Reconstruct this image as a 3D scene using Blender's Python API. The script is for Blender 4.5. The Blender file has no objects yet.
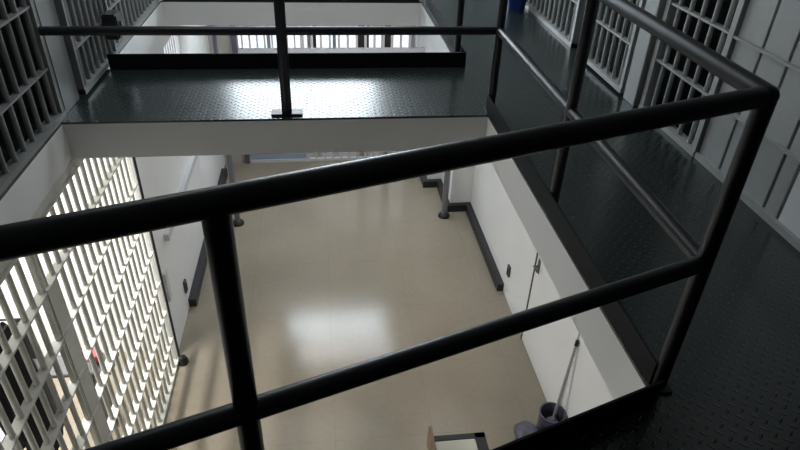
import bpy, bmesh, math, random
from mathutils import Vector, Matrix
random.seed(7)
S = bpy.context.scene
C = S.collection

# ------------------------------------------------------------------ dimensions
ZF = -3.2            # ground-tier floor; the upper walkway is z = 0
XL, XR = -1.60, 1.093  # edges of the openings in the upper deck
YN, YF, YF2, YT, YT2 = 1.368, 3.727, 4.684, 6.75, 8.15
TS = 0.25            # deck slab depth
XCL, XCR = -1.63, 2.21  # cell fronts
XW = 2.13            # ground-tier right wall
YE = 9.30            # end partition
RT, RM = 1.07, 0.536 # rail heights

# ------------------------------------------------------------------ materials
def mat(name, col, rough=.5, metal=0., var=.08, nscale=6., bump=0., bscale=60., rvar=0., spec=.5):
    m = bpy.data.materials.new(name); m.use_nodes = True
    n, l = m.node_tree.nodes, m.node_tree.links
    b = n['Principled BSDF']
    b.inputs['Metallic'].default_value = metal
    b.inputs['Roughness'].default_value = rough
    b.inputs['Specular IOR Level'].default_value = spec
    tc = n.new('ShaderNodeTexCoord')
    ns = n.new('ShaderNodeTexNoise'); ns.inputs['Scale'].default_value = nscale; ns.inputs['Detail'].default_value = 5
    l.new(tc.outputs['Object'], ns.inputs['Vector'])
    mx = n.new('ShaderNodeMix'); mx.data_type = 'RGBA'
    mx.inputs[6].default_value = (*[c*(1-var) for c in col], 1)
    mx.inputs[7].default_value = (*[min(1, c*(1+var)) for c in col], 1)
    l.new(ns.outputs['Fac'], mx.inputs[0]); l.new(mx.outputs[2], b.inputs['Base Color'])
    if rvar:
        mr = n.new('ShaderNodeMapRange'); mr.inputs[3].default_value = rough-rvar; mr.inputs[4].default_value = rough+rvar
        l.new(ns.outputs['Fac'], mr.inputs[0]); l.new(mr.outputs[0], b.inputs['Roughness'])
    if bump:
        n2 = n.new('ShaderNodeTexNoise'); n2.inputs['Scale'].default_value = bscale
        l.new(tc.outputs['Object'], n2.inputs['Vector'])
        bp = n.new('ShaderNodeBump'); bp.inputs['Strength'].default_value = bump; bp.inputs['Distance'].default_value = .004
        l.new(n2.outputs['Fac'], bp.inputs['Height']); l.new(bp.outputs['Normal'], b.inputs['Normal'])
    return m

def emit(name, col, strength):
    m = bpy.data.materials.new(name); m.use_nodes = True
    n, l = m.node_tree.nodes, m.node_tree.links
    b = n['Principled BSDF']
    b.inputs['Base Color'].default_value = (.8, .8, .8, 1)
    b.inputs['Emission Color'].default_value = (*col, 1)
    b.inputs['Emission Strength'].default_value = strength
    return m

def diamond_plate():
    m = mat('dark diamond plate', (.018, .026, .025), .22, 0., .1, 3., rvar=.01, spec=.75)
    n, l = m.node_tree.nodes, m.node_tree.links
    b = n['Principled BSDF']
    tc = n.new('ShaderNodeTexCoord'); sx = n.new('ShaderNodeSeparateXYZ'); l.new(tc.outputs['Object'], sx.inputs[0])
    def M(op, a, c=None):
        q = n.new('ShaderNodeMath'); q.operation = op
        for i, v in enumerate((a, c)):
            if v is None: continue
            if isinstance(v, (int, float)): q.inputs[i].default_value = v
            else: l.new(v, q.inputs[i])
        return q.outputs[0]
    k = 19.
    p = M('MULTIPLY', M('ADD', sx.outputs[0], sx.outputs[1]), k)
    q = M('MULTIPLY', M('SUBTRACT', sx.outputs[0], sx.outputs[1]), k)
    fp = M('SUBTRACT', M('FRACT', p), .5); fq = M('SUBTRACT', M('FRACT', q), .5)
    par = M('FLOORED_MODULO', M('ADD', M('FLOOR', p), M('FLOOR', q)), 2.)
    p2, q2 = M('MULTIPLY', fp, fp), M('MULTIPLY', fq, fq)
    e1 = M('ADD', M('MULTIPLY', p2, 5.), M('MULTIPLY', q2, 45.))
    e2 = M('ADD', M('MULTIPLY', q2, 5.), M('MULTIPLY', p2, 45.))
    e = M('ADD', M('MULTIPLY', e1, par), M('MULTIPLY', e2, M('SUBTRACT', 1., par)))
    h = M('MAXIMUM', M('SUBTRACT', 1., e), 0.)
    bp = n.new('ShaderNodeBump'); bp.inputs['Strength'].default_value = .6; bp.inputs['Distance'].default_value = .0026
    l.new(h, bp.inputs['Height']); l.new(bp.outputs['Normal'], b.inputs['Normal'])
    return m

def vinyl_floor():
    m = mat('polished beige vinyl', (.288, .247, .189), .16, 0., .14, 1.3, rvar=.03, spec=.4)
    n, l = m.node_tree.nodes, m.node_tree.links
    b = n['Principled BSDF']
    base = b.inputs['Base Color'].links[0].from_socket
    tc = n.new('ShaderNodeTexCoord')
    br = n.new('ShaderNodeTexBrick'); br.offset = 0.; br.inputs['Scale'].default_value = 1.
    br.inputs['Brick Width'].default_value = .92; br.inputs['Row Height'].default_value = .92
    br.inputs['Mortar Size'].default_value = .004; br.inputs['Mortar Smooth'].default_value = .3
    br.inputs['Color1'].default_value = (1, 1, 1, 1); br.inputs['Color2'].default_value = (.97, .97, .965, 1)
    br.inputs['Mortar'].default_value = (.88, .87, .86, 1)
    l.new(tc.outputs['Object'], br.inputs['Vector'])
    mu = n.new('ShaderNodeMix'); mu.data_type = 'RGBA'; mu.blend_type = 'MULTIPLY'; mu.inputs[0].default_value = 1.
    l.new(base, mu.inputs[6]); l.new(br.outputs['Color'], mu.inputs[7])
    fine = n.new('ShaderNodeTexNoise'); fine.inputs['Scale'].default_value = 22.; fine.inputs['Detail'].default_value = 6.
    l.new(tc.outputs['Object'], fine.inputs['Vector'])
    mr = n.new('ShaderNodeMapRange'); mr.inputs[3].default_value = .9; mr.inputs[4].default_value = 1.08
    l.new(fine.outputs['Fac'], mr.inputs[0])
    mv = n.new('ShaderNodeMix'); mv.data_type = 'RGBA'; mv.blend_type = 'MULTIPLY'; mv.inputs[0].default_value = 1.
    l.new(mu.outputs[2], mv.inputs[6]); l.new(mr.outputs[0], mv.inputs[7])
    l.new(mv.outputs[2], b.inputs['Base Color'])
    ws = n.new('ShaderNodeTexNoise'); ws.inputs['Scale'].default_value = 9.
    l.new(tc.outputs['Object'], ws.inputs['Vector'])
    bp = n.new('ShaderNodeBump'); bp.inputs['Strength'].default_value = .12; bp.inputs['Distance'].default_value = .004
    l.new(ws.outputs['Fac'], bp.inputs['Height']); l.new(bp.outputs['Normal'], b.inputs['Normal'])
    return m

M_ = {
 'plate': diamond_plate(),
 'vinyl': vinyl_floor(),
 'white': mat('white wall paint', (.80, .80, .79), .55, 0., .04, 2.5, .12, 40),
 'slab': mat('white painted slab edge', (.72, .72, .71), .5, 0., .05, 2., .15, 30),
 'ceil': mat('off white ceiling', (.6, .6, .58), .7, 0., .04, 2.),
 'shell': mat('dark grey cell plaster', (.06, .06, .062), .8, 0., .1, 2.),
 'endwall': mat('grey beige plaster', (.45, .42, .38), .7, 0., .06, 2.),
 'rail': mat('dark charcoal pipe paint', (.014, .015, .020), .38, 0., .15, 20., .1, 120, spec=.4),
 'toe': mat('black steel toe board', (.006, .007, .009), .7, 0., .2, 10., spec=.2),
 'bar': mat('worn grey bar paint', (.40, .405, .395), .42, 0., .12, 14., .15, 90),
 'barshade': mat('shaded worn grey bar paint', (.20, .205, .20), .42, 0., .12, 14., .15, 90),  # same paint as the other bars, darkened to stand for shade
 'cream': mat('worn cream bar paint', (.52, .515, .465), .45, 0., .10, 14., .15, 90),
 'curb': mat('black rubber curb', (.018, .018, .02), .45, 0., .2, 12.),
 'pipe': mat('grey pipe column paint', (.17, .17, .185), .35, 0., .08, 8.),
 'black': mat('matte black plastic', (.012, .012, .013), .5, 0., .2, 10.),
 'steel': mat('brushed dark steel', (.16, .16, .165), .35, .6, .15, 20.),
 'dgrey': mat('dark grey metal', (.08, .08, .085), .4, 0., .1, 20.),
 'wood': mat('brown varnished wood', (.20, .125, .07), .4, 0., .3, 14.),
 'pad': mat('cream vinyl pad', (.66, .65, .54), .5, 0., .05, 10.),
 'red': mat('dull red plastic', (.36, .06, .06), .4, 0., .15, 15.),
 'cloth': mat('black cloth', (.003, .003, .004), .9, 0., .3, 30., .4, 80),
 'matt': mat('lavender grey mattress cover', (.30, .30, .36), .8, 0., .1, 12., .3, 50),
 'bag': mat('purple grey plastic bag', (.085, .08, .115), .35, 0., .2, 14., .4, 25),
 'pail': mat('dark bucket plastic', (.06, .06, .075), .4, 0., .15, 12.),
 'handle': mat('grey aluminium handle', (.42, .42, .42), .4, .3, .08, 20.),
 'blue': mat('bright blue plastic', (.01, .03, .16), .4, 0., .1, 12.),
 'bluescreen': mat('blue grey screen panel', (.30, .36, .46), .4, 0., .08, 5.),
 'purple': mat('dark lavender paint', (.12, .10, .15), .5, 0., .1, 8.),
 'paper': mat('white paper', (.8, .8, .78), .7, 0., .02, 5.),
 'frame': mat('white window frame', (.6, .6, .62), .4, 0., .04, 5.),
 'brownpier': mat('dark brown pier', (.05, .035, .035), .6, 0., .15, 8.),
 'day': emit('daylit frosted pane', (.86, .93, 1.), 1.0),
 'dayhi': emit('daylit upper pane', (.82, .93, 1.), 12.),
 'daylow': emit('daylit side pane', (.9, .95, 1.), 1.8),
}

# ------------------------------------------------------------------ builders
class MB:
    """collects shapes for ONE mesh object"""
    def __init__(s): s.bm = bmesh.new()
    def box(s, a, b, bev=0.):
        a, b = Vector(a), Vector(b)
        m = Matrix.Translation((a+b)/2) @ Matrix.Diagonal((*[abs(x) for x in (b-a)], 1))
        r = bmesh.ops.create_cube(s.bm, size=1., matrix=m)
        if bev:
            es = list({e for v in r['verts'] for e in v.link_edges})
            bmesh.ops.bevel(s.bm, geom=es, offset=bev, segments=2, affect='EDGES')
        return s
    def tube(s, a, b, r, seg=16, r2=None, caps=True):
        a, b = Vector(a), Vector(b); d = b-a
        q = d.to_track_quat('Z', 'Y').to_matrix().to_4x4()
        bmesh.ops.create_cone(s.bm, cap_ends=caps, segments=seg, radius1=r, radius2=r if r2 is None else r2,
                              depth=d.length, matrix=Matrix.Translation((a+b)/2) @ q)
        return s
    def ball(s, c, r, sc=(1, 1, 1), u=16, v=10):
        bmesh.ops.create_uvsphere(s.bm, u_segments=u, v_segments=v, radius=r,
                                  matrix=Matrix.Translation(c) @ Matrix.Diagonal((*sc, 1)))
        return s
    def prism(s, pts, z0, z1):
        lo = [s.bm.verts.new((x, y, z0)) for x, y in pts]; hi = [s.bm.verts.new((x, y, z1)) for x, y in pts]
        s.bm.faces.new(lo[::-1]); s.bm.faces.new(hi)
        for i in range(len(pts)):
            j = (i+1) % len(pts); s.bm.faces.new((lo[i], lo[j], hi[j], hi[i]))
        return s
    def bar(s, a, b, w, h):
        """rectangular bar from a to b (horizontal run), w wide, h high"""
        a, b = Vector(a), Vector(b); d = b-a
        q = d.to_track_quat('X', 'Z').to_matrix().to_4x4()
        bmesh.ops.create_cube(s.bm, size=1., matrix=Matrix.Translation((a+b)/2) @ q @ Matrix.Diagonal((d.length, w, h, 1)))
        return s
    def lathe(s, prof, c, seg=24):
        rings = []
        for r, z in prof:
            rings.append([s.bm.verts.new((c[0]+r*math.cos(2*math.pi*i/seg), c[1]+r*math.sin(2*math.pi*i/seg), c[2]+z)) for i in range(seg)])
        for k in range(len(rings)-1):
            for i in range(seg):
                j = (i+1) % seg
                s.bm.faces.new((rings[k][i], rings[k][j], rings[k+1][j], rings[k+1][i]))
        s.bm.faces.new(rings[0][::-1]); s.bm.faces.new(rings[-1])
        return s
    def build(s, name, m, parent=None, smooth=False, origin=None):
        bm = s.bm
        bmesh.ops.recalc_face_normals(bm, faces=bm.faces[:])
        if parent is not None:
            off = parent['_w'] if '_w' in parent else (0, 0, 0)
            base = Vector(off)
        else:
            base = Vector(origin) if origin else Vector((0, 0, 0))
        o0 = Vector(origin) if (origin and parent is not None) else base
        bmesh.ops.translate(bm, verts=bm.verts[:], vec=-o0)
        me = bpy.data.meshes.new(name); bm.to_mesh(me); bm.free()
        me.materials.append(M_[m] if isinstance(m, str) else m)
        if smooth:
            for p in me.polygons: p.use_smooth = True
            try: me.set_sharp_from_angle(angle=math.radians(40))
            except Exception: pass
        o = bpy.data.objects.new(name, me); C.objects.link(o)
        if parent is not None:
            o.parent = parent; o.location = o0-base
            o['_w'] = tuple(o0)
        else:
            o.location = o0; o['_w'] = tuple(o0)
        return o

def thing(name, label, cat, loc, group=None):
    o = bpy.data.objects.new(name, None); C.objects.link(o)
    o.empty_display_size = .1; o.location = loc; o['_w'] = tuple(loc)
    o['label'] = label; o['category'] = cat
    if group: o['group'] = group
    return o
def tag(o, label, cat, group=None):
    o['label'] = label; o['category'] = cat
    if group: o['group'] = group
    return o
def struct(o): o['kind'] = 'structure'; return o
def copy_part(src, parent, loc):
    """another part sharing src's mesh; src's mesh is built about its own origin"""
    c = src.copy(); C.objects.link(c); c.parent = parent
    c.location = Vector(loc)-Vector(parent['_w']); c['_w'] = tuple(loc)
    return c

# ------------------------------------------------------------------ setting: decks
def deck(nm, pts):
    o = MB().prism(pts, -TS, -.014).build(nm, 'slab'); struct(o)
    p = MB().prism(pts, -.014, 0).build('floor_plate', 'plate', o)
    return o
near_l = (XL, YN-(XR-XL)*.3345)
deck('walkway_near', [(XL, -2.), (XR, -2.), (XR, YN), near_l])
deck('walkway_right', [(XR, -2.), (4.5, -2.), (4.5, YE), (XR, YE)])
deck('walkway_left', [(-4.2, -2.), (XL, -2.), (XL, YE), (-4.2, YE)])
deck('walkway_far', [(XL, YF), (XR, YF), (XR, YF2), (XL, YF2)])
deck('walkway_end', [(XL, YT), (XR, YT), (XR, YT2), (XL, YT2)])
# setting: ground tier
struct(MB().box((-4.2, -2, ZF-.1), (4.5, 11.2, ZF)).build('floor', 'vinyl'))
w = MB()
w.box((XW, -2, ZF), (XW+.15, 7.63, -TS)); struct(w.build('wall_right', 'white'))
struct(MB().box((1.82, 7.63, ZF), (XW+.15, 8.36, -TS)).build('wall_right_step', 'white'))
struct(MB().box((1.60, 8.36, ZF), (XW+.15, YE, -TS)).build('wall_right_end', 'white'))
# left wall behind the barred fronts, with a small barred window opening high up
wy0, wy1, wz0, wz1 = 6.62, 7.38, -1.25, -.45
w = MB()
w.box((XCL-.14, 4.9, ZF), (XCL, wy0, -TS)); w.box((XCL-.14, wy1, ZF), (XCL, YE, -TS))
w.box((XCL-.14, wy0, ZF), (XCL, wy1, wz0)); w.box((XCL-.14, wy0, wz1), (XCL, wy1, -TS))
struct(w.build('wall_left', 'white'))
win = struct(MB().box((XCL-.12, wy0, wz0), (XCL-.10, wy1, wz1)).build('window_1', 'daylow'))
b0 = MB().tube((XCL-.05, wy0+.06, wz0), (XCL-.05, wy0+.06, wz1), .014, 10).build('window_bar', 'frame', win, True, (XCL-.05, wy0+.06, wz0))
for i in range(1, 7): copy_part(b0, win, (XCL-.05, wy0+.06+i*.107, wz0))
struct(MB().box((XCL, 5.3, -1.99), (XCL+.05, 8.6, -1.91)).build('trim_1', 'frame'))
# curbs (black baseboards)
struct(MB().box((XW-.08, 5.69, ZF), (XW, 7.55, ZF+.11)).build('baseboard_right', 'curb'))
struct(MB().box((1.74, 7.55, ZF), (XW, 7.63, ZF+.11)).box((1.74, 7.63, ZF), (1.82, 8.28, ZF+.11)).build('baseboard_right_step', 'curb'))
struct(MB().box((1.52, 8.28, ZF), (1.82, 8.36, ZF+.11)).box((1.52, 8.36, ZF), (1.60, YE, ZF+.11)).build('baseboard_right_end', 'curb'))
struct(MB().box((XCL, 5.70, ZF), (XCL+.085, 8.9, ZF+.11)).build('baseboard_left', 'curb'))
# end wall of the ground tier, left of the partition, and the bay behind it
struct(MB().box((-1.63, YE, ZF), (-1.22, YE+.12, -TS)).build('wall_end', 'endwall'))
struct(MB().box((-1.63, YE, -.62), (1.7, YE+.12, -TS)).build('wall_end_header', 'white'))
struct(MB().box((-1.75, YE+.12, ZF), (-1.63, 11.2, -TS)).build('wall_bay_left', 'white'))
struct(MB().box((1.7, YE, ZF), (1.82, 11.2, -TS)).build('wall_bay_right', 'white'))
struct(MB().box((-4.2, YE, -TS-.01), (4.5, 11.2, -TS+.1)).build('ceiling_bay', 'ceil'))
w = MB()
w.box((-1.75, 11.0, ZF), (1.82, 11.12, ZF+.25)); w.box((-1.75, 11.0, -.6), (1.82, 11.12, -TS))
struct(w.build('wall_bay_end', 'white'))
win = struct(MB().box((-1.63, 11.05, ZF+.25), (1.7, 11.07, -.6)).build('window_2', 'day'))
fr = MB()
for x in (-1.6, -.9, -.2, .25, .7, 1.15, 1.66): fr.box((x-.03, 10.98, ZF+.25), (x+.03, 11.05, -.6))
for z in (ZF+.28, -2.2, -1.45, -.63): fr.box((-1.63, 10.985, z-.03), (1.7, 11.05, z+.03))
fr.build('window_frame', 'frame', win)
# upper tier shell
struct(MB().box((-4.3, -2.1, ZF), (-4.2, 11.3, 2.75)).build('wall_outer_left', 'white'))
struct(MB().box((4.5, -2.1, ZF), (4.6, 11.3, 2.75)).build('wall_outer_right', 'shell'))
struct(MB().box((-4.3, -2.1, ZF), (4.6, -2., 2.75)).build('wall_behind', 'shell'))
struct(MB().box((-4.3, -2.1, 2.75), (4.6, 11.3, 2.85)).build('ceiling', 'ceil'))
WX0, WX1, VX0, VX1 = -.85, 1.1, -1.4, .85     # lower and upper window of the end wall
w = MB()
for z0, z1, a, b in ((.12, 1.32, WX0, WX1), (1.32, 2.6, VX0, VX1)):
    w.box((-4.2, YE, z0), (a, YE+.12, z1)); w.box((b, YE, z0), (4.5, YE+.12, z1))
w.box((-4.2, YE, -TS+.1), (4.5, YE+.12, .12)); w.box((-4.2, YE, 2.6), (4.5, YE+.12, 2.75))
struct(w.build('wall_end_upper', 'white'))
for nm, z0, z1, a, b in (('window_3', .12, 1.32, WX0, WX1), ('window_4', 1.32, 2.6, VX0, VX1)):
    win = struct(MB().box((a, YE+.05, z0), (b, YE+.07, z1)).build(nm, 'dayhi'))
    fr = MB()
    for x in (a+.02, (a+b)/2, b-.02): fr.box((x-.02, YE-.01, z0), (x+.02, YE+.05, z1))
    for z in (z0+.02, z1-.02): fr.box((a, YE-.01, z-.025), (b, YE+.05, z+.025))
    fr.build('window_frame', 'frame', win)
# ground-tier cell behind the left bars
struct(MB().box((-4.2, 5.02, ZF), (XCL-.14, 5.12, -TS)).build('wall_cell_end', 'white'))
struct(MB().box((-4.2, .3, ZF), (XCL-.05, .4, -TS)).build('wall_cell_near', 'white'))
# upper cell partitions
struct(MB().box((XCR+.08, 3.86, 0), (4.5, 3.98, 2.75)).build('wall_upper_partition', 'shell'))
struct(MB().box((XCR+.08, 2.26, 0), (4.5, 2.34, 2.75)).build('wall_upper_partition_near', 'white'))
struct(MB().box((XCR+.10, .4, 0), (4.5, 2.26, .012)).build('floor_upper_cell', 'white'))
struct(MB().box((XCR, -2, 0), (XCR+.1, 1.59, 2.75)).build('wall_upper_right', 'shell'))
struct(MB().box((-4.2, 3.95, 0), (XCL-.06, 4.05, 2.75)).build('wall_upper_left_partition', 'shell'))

# ------------------------------------------------------------------ guard railings
R_ = .0265
def post(parent, x, y, z1=RT, plate=True, r=R_):
    p = MB().tube((x, y, .0), (x, y, z1), r, 18).build('post', 'rail', parent, True)
    if plate: MB().box((x-.036, y-.045, 0), (x+.036, y+.045, .012), .003).build('base_plate', 'rail', p)
    return p
XP = XR+.036
# near railing: runs at a slant from the right corner to the left cell front
nd = Vector((1.607, .536, 0)).normalized()
ncor = Vector((XP, YN, 0)); nleft = ncor-nd*((XP-XL)/nd.x)
t = thing('guard_railing', 'black pipe railing nearest the viewer, slanting across the opening', 'railing', (.2, 1.05, 0))
MB().tube(nleft+Vector((0, 0, RT)), ncor-nd*.03+Vector((0, 0, RT)), .0275, 20).build('top_rail', 'rail', t, True)
MB().tube(nleft+Vector((0, 0, RM)), ncor-nd*.028+Vector((0, 0, RM)), R_, 20).build('mid_rail', 'rail', t, True)
post(t, -.19, .927); post(t, nleft.x+.03, nleft.y+.01)
off = Vector((-nd.y, nd.x, 0))*-.058
MB().bar(nleft+off+Vector((0, 0, .055)), ncor+off-nd*.07+Vector((0, 0, .055)), .008, .11).build('toe_board', 'toe', t)
# right railing
t = thing('guard_railing', 'dark pipe railing along the right edge, running away from the near corner', 'railing', (XP, 2.5, 0))
MB().tube((XP, YN, RT), (XP, YF+.08, RT), .0275, 20).ball((XP, YN, RT), .0275).build('top_rail', 'rail', t, True)
MB().tube((XP, YN, RM), (XP, YF+.08, RM), R_, 20).build('mid_rail', 'rail', t, True)
post(t, XP, YN); post(t, XP, 2.523); post(t, XP, YF+.08)
MB().box((XR+.002, YN, 0), (XR+.010, YF+.08, .11)).build('toe_board', 'toe', t)
# railing at the front of the far walkway
yy = YF+.08
t = thing('guard_railing', 'black pipe railing across the front of the far walkway', 'railing', (-.24, yy, 0))
MB().tube((XCL+.025, yy, RT), (XP-.03, yy, RT), .0275, 20).build('top_rail', 'rail', t, True)
MB().tube((XCL+.025, yy, RM), (XP-.03, yy, RM), R_, 20).build('mid_rail', 'rail', t, True)
p = post(t, -.232, yy, plate=False, r=.033)
MB().box((-.232-.10, yy-.045, 0), (-.232+.10, yy+.045, .014), .003).build('base_plate', 'rail', p)
# railing of the second opening
t = thing('guard_railing', 'dark railing with black toe board behind the far walkway', 'railing', (0, YF2, 0))
MB().box((XCL+.07, YF2-.005, 0), (XR+.045, YF2+.007, .115)).build('toe_board', 'toe', t)
MB().box((XR+.036, YF2, 0), (XR+.045, YT, .115)).build('toe_board', 'toe', t)
post(t, XP-.03, YF2+.16)
MB().tube((XCL+.07, YF2+.16, RT), (XP-.03, YF2+.16, RT), .0255, 16).build('top_rail', 'rail', t, True)
MB().tube((XCL+.07, YF2+.16, RM+.06), (XP-.03, YF2+.16, RM+.06), R_, 16).build('mid_rail', 'rail', t, True)
# end walkway toe board
o = MB().box((XL+.02, YT, 0), (XR-.02, YT+.01, .11)).build('toe_board', 'toe', None, origin=None)
tag(o, 'black toe board along the edge of the most distant walkway', 'toe board')

# ------------------------------------------------------------------ barred fronts
def grille(name, label, cat, x, y0, y1, z0, z1, zs, m, pitch=.115, r=.019, depth=.06, thick=.012,
           frame=.045, jd=.03, start=None, plates=(), group=None, base=True):
    t = thing(name, label, cat, (x, (y0+y1)/2, z0), group)
    MB().box((x-jd, y0, z0), (x+jd, y0+frame, z1)).build('jamb', m, t)
    MB().box((x-jd, y1-frame, z0), (x+jd, y1, z1)).build('jamb', m, t)
    if base:
        MB().box((x-.035, y0, z0), (x+.035, y1, z0+.035)).build('bottom_rail', m, t)
    MB().box((x-.035, y0, z1-.05), (x+.035, y1, z1)).build('top_rail', m, t)
    y = start if start else y0+frame+pitch*.6
    src = None
    while y < y1-frame-.02:
        if 1:
            if src is None:
                src = MB().tube((x, y, z0+.01), (x, y, z1-.01), r, 12, caps=False).build('bar', m, t, True, (x, y, z0))
            else: copy_part(src, t, (x, y, z0))
        y += pitch
    for z in zs:
        MB().box((x-depth/2, y0, z-thick/2), (x+depth/2, y1, z+thick/2)).build('crossbar', m, t)
    for a, b in plates:
        MB().box((x-.02, a, z0), (x+.02, b, -.71)).build('cover_plate', m, t)
    return t
up = lambda k: -.045+.36*k
UZ = [up(k) for k in range(1, 8)]
# upper left
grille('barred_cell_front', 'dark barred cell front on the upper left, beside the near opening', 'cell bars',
       XCL-.01, .9, 3.84, 0, 2.7, UZ, 'barshade', .125, .0155, .045)
o = MB().box((XCL-.06, 3.84, 0), (XCL+.025, 4.11, 2.75), .004).build('steel_column', 'barshade', None, origin=None)
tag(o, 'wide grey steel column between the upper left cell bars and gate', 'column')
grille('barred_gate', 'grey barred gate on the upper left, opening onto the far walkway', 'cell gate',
       XCL+.03, 4.13, 4.97, .02, 2.3, [.31, .67, 1.03, 1.39, 1.75], 'barshade', .112, .0155, .045, frame=.03)
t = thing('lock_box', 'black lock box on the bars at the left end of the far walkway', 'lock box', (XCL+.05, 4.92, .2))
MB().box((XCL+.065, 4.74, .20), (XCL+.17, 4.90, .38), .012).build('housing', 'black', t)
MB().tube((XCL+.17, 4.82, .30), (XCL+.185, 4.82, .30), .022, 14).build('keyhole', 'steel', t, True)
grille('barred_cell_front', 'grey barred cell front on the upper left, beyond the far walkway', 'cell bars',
       XCL-.01, 4.99, 7.4, 0, 2.7, UZ, 'barshade', .125, .0155, .045)
# upper right
RZ = [.36*k for k in range(1, 8)]
grille('barred_cell_front', 'grey barred cell front at the far end of the right walkway', 'cell bars',
       XCR+.01, 5.16, 8.9, 0, 2.7, RZ, 'bar', .125, .0145, .045)
grille('barred_gate', 'grey barred gate standing forward of the right-hand cell bars', 'cell gate',
       XCR-.03, 4.03, 4.76, .02, 2.3, RZ[:6], 'bar', .112, .0145, .045, frame=.04)
o = MB().box((XCR-.05, 3.83, 0), (XCR+.08, 4.0, 2.75), .004).build('steel_column', 'bar', None, origin=None)
tag(o, 'narrow grey steel column beside the forward gate on the right', 'column')
grille('barred_cell_front', 'grey barred cell front between the right steel column and riveted plates', 'cell bars',
       XCR+.01, 3.06, 3.80, 0, 2.7, RZ, 'bar', .125, .0145, .045)
t = thing('plated_cell_front', 'grey steel-plated cell front at the right edge, nearest the viewer', 'cell front', (XCR, 2.64, 0))
for a, b in ((2.32, 2.412), (2.428, 2.617), (2.633, 2.822), (2.838, 3.05)):
    MB().box((XCR, a, .03), (XCR+.02, b, 2.7), .003).build('plate', 'bar', t)
MB().box((XCR+.02, 1.6, .0), (XCR+.035, 3.05, 2.7)).build('backing', 'black', t)
MB().box((XCR, 1.6, .035), (XCR+.018, 2.305, 1.9), .004).build('light_patch_panel', 'white', t)['label'] = 'lower panel whitened for the light on it'  # white colour stands in for the patch of light here
MB().box((XCR-.02, 1.6, 0), (XCR+.06, 3.05, .035)).build('bottom_rail', 'bar', t)
for z in RZ: MB().box((XCR-.025, 1.6, z-.006), (XCR+.005, 3.05, z+.006)).build('crossbar', 'bar', t)
# ground tier, left
LZ = [ZF-.02+.36*k for k in range(1, 9)]
grille('barred_gate', 'cream barred cell gate on the lower left, nearest the viewer', 'cell gate',
       XCL, 1.2, 2.93, ZF, -TS, LZ, 'cream', .115, .0165, .06, start=1.31, frame=.014, jd=.014)
grille('barred_cell_front', 'cream barred cell front on the lower left, ending at the white wall', 'cell bars',
       XCL, 2.94, 4.84, ZF, -TS, LZ, 'cream', .115, .0165, .06, start=2.99, plates=((2.95, 3.085),), frame=.014, jd=.014)
t = thing('conduit_pipe', 'thin black pipe between the lower bars and the white wall', 'pipe', (XCL+.02, 4.87, ZF))
MB().tube((XCL+.03, 4.875, ZF), (XCL+.03, 4.875, -TS), .012, 12).build('pipe_shaft', 'black', t, True)
MB().lathe([(.05, 0), (.05, .05), (.035, .09), (.013, .1)], (XCL+.085, 4.80, ZF), 18).build('foot', 'black', t, True)

# end partition with white bars
t = thing('barred_partition', 'white barred partition at the far end of the lower floor', 'partition', (.2, YE, ZF))
src = None
x = -.26
MB().box((-1.22, YE-.02, ZF), (1.6, YE+.03, ZF+.045)).build('bottom_rail', 'frame', t)
MB().box((-1.22, YE-.025, -1.37), (1.6, YE+.03, -1.30)).build('middle_rail', 'frame', t)
MB().box((-1.22, YE-.02, -.67), (1.6, YE+.03, -.62)).build('top_rail', 'frame', t)
x = -.26
while x < 1.58:
    if src is None: src = MB().box((x-.018, YE-.012, ZF+.04), (x+.018, YE+.02, -.65)).build('bar', 'frame', t, False, (x, YE, ZF))
    else: copy_part(src, t, (x, YE, ZF))
    x += .135
src = None
x = -1.15
while x < -.3:
    if src is None: src = MB().box((x-.012, YE-.012, -1.34), (x+.012, YE+.02, -.65)).build('bar', 'frame', t, False, (x, YE, -1.34))
    else: copy_part(src, t, (x, YE, -1.34))
    x += .11
MB().box((-1.2, YE, ZF+.045), (-.3, YE+.012, -1.37)).build('screen_panel', 'bluescreen', t)
MB().box((-1.30, YE-.05, ZF), (-1.22, YE-.022, -.62)).build('jamb', 'purple', t)
MB().box((-.30, YE-.03, ZF), (-.25, YE+.03, -.62)).build('post', 'frame', t)
for k, (x, wd, lab) in enumerate(((.05, .05, 'first'), (.62, .16, ''), (.98, .15, ''), (.84, .05, ''))):
    pass
PIER = ((-.10, .07, 'narrow dark brown pier just right of the tall dividing railing post'),
        (.72, .19, 'broad dark brown pier behind the middle of the far bars'),
        (1.12, .17, 'dark brown pier behind the right part of the far bars'))
for x, wd, lab in PIER:
    o = MB().box((x-wd/2, 10.3, ZF), (x+wd/2, 10.45, -.9), .01).build('pier', 'brownpier', None, origin=(x, 10.37, ZF))
    tag(o, lab, 'pier')
# pipe columns
def column(x, label):
    t = thing('support_column', label, 'column', (x, 7.44, ZF), 'pipe columns on the lower floor')
    MB().tube((x, 7.44, ZF+.04), (x, 7.44, -TS), .042, 20).build('shaft', 'pipe', t, True)
    MB().lathe([(.085, 0), (.085, .03), (.06, .06), (.045, .07)], (x, 7.44, ZF), 20).build('foot', 'black', t, True)
column(-1.245, 'left grey pipe column with black foot, near the left wall')
column(1.70, 'right grey pipe column with black foot, near the stepped white wall')

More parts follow.
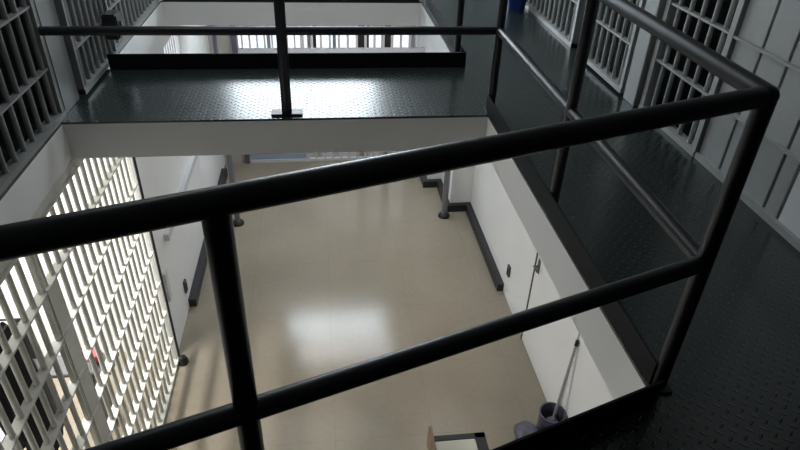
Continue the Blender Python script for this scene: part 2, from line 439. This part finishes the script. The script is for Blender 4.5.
# wall fittings
def outlet(x, y, z, sx, label, h=.13):
    t = thing('wall_outlet', label, 'outlet', (x, y, z))
    MB().box((x, y-.04, z-h/2), (x+sx*.025, y+.04, z+h/2), .006).build('cover', 'dgrey', t)
    MB().box((x+sx*.025, y-.018, z-h*.3), (x+sx*.032, y+.018, z+h*.3), .003).build('socket', 'black', t)
outlet(XCL, 5.66, -2.86, 1, 'dark outlet box on the white left wall above the black baseboard', .16)
outlet(XW, 5.58, -2.80, -1, 'dark outlet box on the white right wall beside the baseboard end', .15)
o = MB().box((XCL, 5.02, -2.55), (XCL+.02, 5.12, -2.2), .006).build('wall_panel', 'frame', None, origin=(XCL, 5.07, -2.4))
tag(o, 'pale narrow cover panel on the left wall beside the thin black pipe', 'panel')
# door in the right wall
d = struct(MB().box((XW-.012, 3.69, ZF+.01), (XW, 4.84, -1.1), .003).build('door_1', 'white'))
MB().box((XW-.02, 4.845, ZF), (XW, 4.862, -1.05)).build('door_gap', 'dgrey', d)
MB().tube((XW-.012, 4.76, -2.11), (XW-.06, 4.76, -2.11), .012, 12).tube((XW-.06, 4.77, -2.11), (XW-.06, 4.67, -2.11), .012, 12).box((XW-.018, 4.73, -2.19), (XW-.01, 4.79, -2.03)).build('door_handle', 'dgrey', d, True)

# ------------------------------------------------------------------ loose things on the lower floor
# chair: wooden back board on the left, cream pad in a black frame
t = thing('chair', 'wooden-backed chair with cream seat in black frame, bottom of the view', 'chair', (1.0, 3.02, ZF))
zs = ZF+.45
cx0, cx1, cy0, cy1 = .80, 1.275, 2.83, 3.31
MB().box((cx0, cy1-.05, zs-.05), (cx1, cy1, zs)).box((cx0, cy0, zs-.05), (cx1, cy0+.05, zs)).box((cx1-.09, cy0, zs-.05), (cx1, cy1, zs)).box((cx0, cy0, zs-.05), (cx0+.03, cy1, zs)).build('seat_frame', 'black', t)
MB().box((cx0+.03, cy0+.05, zs-.04), (cx1-.09, cy1-.05, zs-.003), .008).build('seat', 'pad', t)
MB().box((cx0-.03, cy0, zs-.06), (cx0, cy1-.03, ZF+.63), .006).build('backrest', 'wood', t)
for x, y in ((cx0+.02, cy0+.02), (cx1-.02, cy0+.02), (cx0+.02, cy1-.02), (cx1-.02, cy1-.02)):
    MB().tube((x, y, ZF), (x, y, zs-.04), .014, 10).build('leg', 'black', t, True)
# bucket with mop, bag
bx, by = 2.0, 3.57
t = thing('mop_bucket', 'dark round bucket holding the mop against the right wall', 'bucket', (bx, by, ZF))
MB().lathe([(.105, 0), (.118, .29), (.124, .295), (.124, .31), (.11, .31), (.106, .28), (.1, .02)], (bx, by, ZF), 28).build('pail', 'bag', t, True)
MB().lathe([(.1, .15), (.1, .155)], (bx, by, ZF), 24).build('water', 'black', t)
t = thing('mop', 'grey-handled mop leaning on the white right wall', 'mop', (bx, by, ZF+.16))
MB().tube((bx+.02, by, ZF+.2), (XW-.022, 3.66, -2.13), .0135, 14).build('handle', 'handle', t, True)
MB().tube((XW-.0215, 3.661, -2.14), (XW-.018, 3.664, -2.085), .016, 14).build('tip', 'black', t, True)
MB().lathe([(.05, 0), (.055, .03), (.03, .06), (.02, .08)], (bx+.015, by, ZF+.157), 14).build('mop_head', 'matt', t, True)
bm = MB().ball((1.755, 3.45, ZF+.13), .17, (.72, .95, .78), 28, 18)
for v in bm.bm.verts:
    n = math.sin(v.co.x*31)*math.cos(v.co.y*27+v.co.z*19)*.014+math.sin(v.co.z*40+v.co.x*17)*.008
    v.co += (v.co-Vector((1.755, 3.45, ZF+.13))).normalized()*n
    v.co.z = max(v.co.z, ZF+.002)
o = bm.build('rubbish_bag', 'bag', None, True, (1.755, 3.45, ZF))
tag(o, 'slumped purple-grey plastic bag on the floor beside the bucket', 'bag')
# blue bucket on the upper walkway
t = thing('bucket', 'bright blue bucket at the far end of the right walkway', 'bucket', (2.055, 6.45, 0))
MB().lathe([(.09, 0), (.12, .26), (.128, .265), (.128, .28), (.112, .28), (.085, .02)], (2.055, 6.45, 0), 24).build('pail', 'blue', t, True)
hb = MB()
pr = [Vector((2.055+.125*math.cos(a), 6.45, .27+.1*math.sin(a))) for a in [math.pi*i/10 for i in range(11)]]
for a, b in zip(pr, pr[1:]): hb.tube(a, b, .004, 8)
hb.build('handle', 'handle', t, True)

# ------------------------------------------------------------------ inside the lower cell
t = thing('steel_table', 'narrow dark steel table behind the lower bars, carrying a red bowl', 'table', (-2.2, 4.1, ZF))
MB().box((-2.46, 3.99, ZF+.72), (-1.9, 4.24, ZF+.76), .006).build('tabletop', 'dgrey', t)
MB().box((-2.14, 4.02, ZF), (-2.02, 4.14, ZF+.73), .006).build('pedestal', 'dgrey', t)
o = MB().lathe([(.03, 0), (.055, .03), (.072, .07), (.062, .115), (.03, .13)], (-2.06, 4.12, ZF+.76), 20).build('bowl', 'red', None, True, (-2.06, 4.12, ZF+.76))
tag(o, 'rounded dull red bowl on the steel table behind the bars', 'bowl')
t = thing('bunk', 'steel bunk with lavender grey mattress behind the lower left bars', 'bunk', (-2.9, 3.3, ZF))
MB().box((-3.6, 1.9, ZF+.62), (-2.42, 3.62, ZF+.68)).build('bed_frame', 'dgrey', t)
MB().box((-3.58, 1.92, ZF+.68), (-2.44, 3.6, ZF+.84), .04).build('mattress', 'matt', t, True)
for x in (-3.55, -2.47):
    for y in (1.95, 3.57): MB().tube((x, y, ZF), (x, y, ZF+.63), .02, 10).build('leg', 'dgrey', t, True)
# black coat hung on the inside of the bars
cx, cy_ = -1.79, 2.72
t = thing('coat', 'black coat hanging inside the bars of the lower left gate', 'coat', (cx, cy_, -1.78))
bm = MB().bm; seg = 28; rings = []
prof = [(-1.78, .19, .045), (-1.6, .2, .05), (-1.4, .19, .052), (-1.2, .18, .05), (-1.0, .185, .05), (-.9, .19, .045), (-.85, .16, .04), (-.81, .08, .035), (-.77, .055, .03)]
for k, (z, hy, hx) in enumerate(prof):
    ring = []
    for i in range(seg):
        an = 2*math.pi*i/seg
        fo = 1+.10*math.sin(an*5+k*.5)*(1-k/len(prof))
        ring.append(bm.verts.new((cx+hx*fo*math.cos(an), cy_+hy*math.sin(an)*fo, z+.012*math.sin(an*3+k))))
    rings.append(ring)
for k in range(len(rings)-1):
    for i in range(seg):
        j = (i+1) % seg
        bm.faces.new((rings[k][i], rings[k][j], rings[k+1][j], rings[k+1][i]))
bm.faces.new(rings[0][::-1]); bm.faces.new(rings[-1])
m = MB(); m.bm.free(); m.bm = bm
m.build('body', 'cloth', t, True)
for sg in (-1, 1):
    pts = [(cy_+sg*.17, -.89, .055), (cy_+sg*.215, -1.05, .056), (cy_+sg*.23, -1.25, .052), (cy_+sg*.215, -1.46, .045)]
    m = MB()
    for (ya, za, ra), (yb, zb, rb) in zip(pts, pts[1:]):
        m.tube((cx-.02, ya, za), (cx-.02, yb, zb), ra*.8, 14, rb*.8); m.ball((cx-.02, yb, zb), rb*.8, (1, 1, 1), 12, 8)
    m.build('sleeve', 'cloth', t, True)
MB().tube((cx, cy_, -.78), (cx, cy_, -.70), .006, 8).tube((cx, cy_, -.702), (XCL-.0305, cy_, -.702), .006, 8).build('hanger_hook', 'dgrey', t, True)
pp = MB(); v = [pp.bm.verts.new(p) for p in ((cx+.054, 2.79, -1.07), (cx+.054, 2.87, -1.15), (cx+.054, 2.80, -1.19), (cx+.059, 2.79, -1.07), (cx+.059, 2.87, -1.15), (cx+.059, 2.80, -1.19))]
for f in ((0, 1, 2), (5, 4, 3), (0, 3, 4, 1), (1, 4, 5, 2), (2, 5, 3, 0)): pp.bm.faces.new([v[i] for i in f])
o = pp.build('label_patch', 'paper', t); o['label'] = 'small white triangular patch'

# ------------------------------------------------------------------ lamps and an added fill light
def area(name, loc, rot, sx, sy, power, col=(1, 1, 1)):
    L = bpy.data.lights.new(name, 'AREA'); L.shape = 'RECTANGLE'; L.size = sx; L.size_y = sy; L.energy = power; L.color = col
    o = bpy.data.objects.new(name, L); C.objects.link(o); o.location = loc; o.rotation_euler = rot
    return o
area('cell_lamp', (-2.9, 3.9, -.32), (0, 0, 0), .3, 1.4, 150, (1., .99, .97))
area('walkway_lamp', (1.62, 4.6, -.28), (0, 0, 0), .8, 3.6, 9, (.98, .99, 1.))
area('end_walkway_lamp', (.25, 7.8, -.28), (0, 0, 0), 1.6, .6, 22, (.94, .97, 1.))
area('far_walkway_lamp', (-.2, 4.25, -.28), (0, 0, 0), 1.6, .2, 3, (1., .98, .95))
area('upper_ceiling_lamp', (-1.0, 3.6, 2.7), (0, 0, 0), .3, 1.6, 7.5, (.9, .95, 1.))
area('upper_fill_light', (0, 5.0, 2.7), (0, 0, 0), 1.4, .25, 22, (.88, .95, 1.))  # added fill with no known fixture, brightens end fascia and far plate
P = bpy.data.lights.new('upper_cell_lamp', 'POINT'); P.energy = 12; P.shadow_soft_size = .1
o = bpy.data.objects.new('upper_cell_lamp', P); C.objects.link(o); o.location = (3.3, 1.5, 2.0)

W = bpy.data.worlds.new('World'); S.world = W; W.use_nodes = True
W.node_tree.nodes['Background'].inputs[0].default_value = (.5, .55, .6, 1)
W.node_tree.nodes['Background'].inputs[1].default_value = .3

# ------------------------------------------------------------------ camera
yaw, pitch, roll, f = .1413, .5827, .0401, 614.8
cy, sy, cp, sp = math.cos(yaw), math.sin(yaw), math.cos(pitch), math.sin(pitch)
fwd = Vector((sy*cp, cy*cp, -sp)); right = Vector((cy, -sy, 0)); upv = right.cross(fwd)
r2 = right*math.cos(roll)+upv*math.sin(roll); u2 = -right*math.sin(roll)+upv*math.cos(roll)
cam = bpy.data.cameras.new('camera'); co = bpy.data.objects.new('camera', cam); C.objects.link(co)
cam.sensor_width = 36; cam.lens = f*36/800; cam.clip_start = .05
mw = Matrix((r2, u2, -fwd)).transposed().to_4x4(); mw.translation = (0, 0, 1.6266)
co.matrix_world = mw
S.camera = co
S.view_settings.view_transform = 'Standard'; S.view_settings.look = 'None'
S.view_settings.exposure = .15; S.view_settings.gamma = 1
for o in S.objects:
    if '_w' in o: del o['_w']
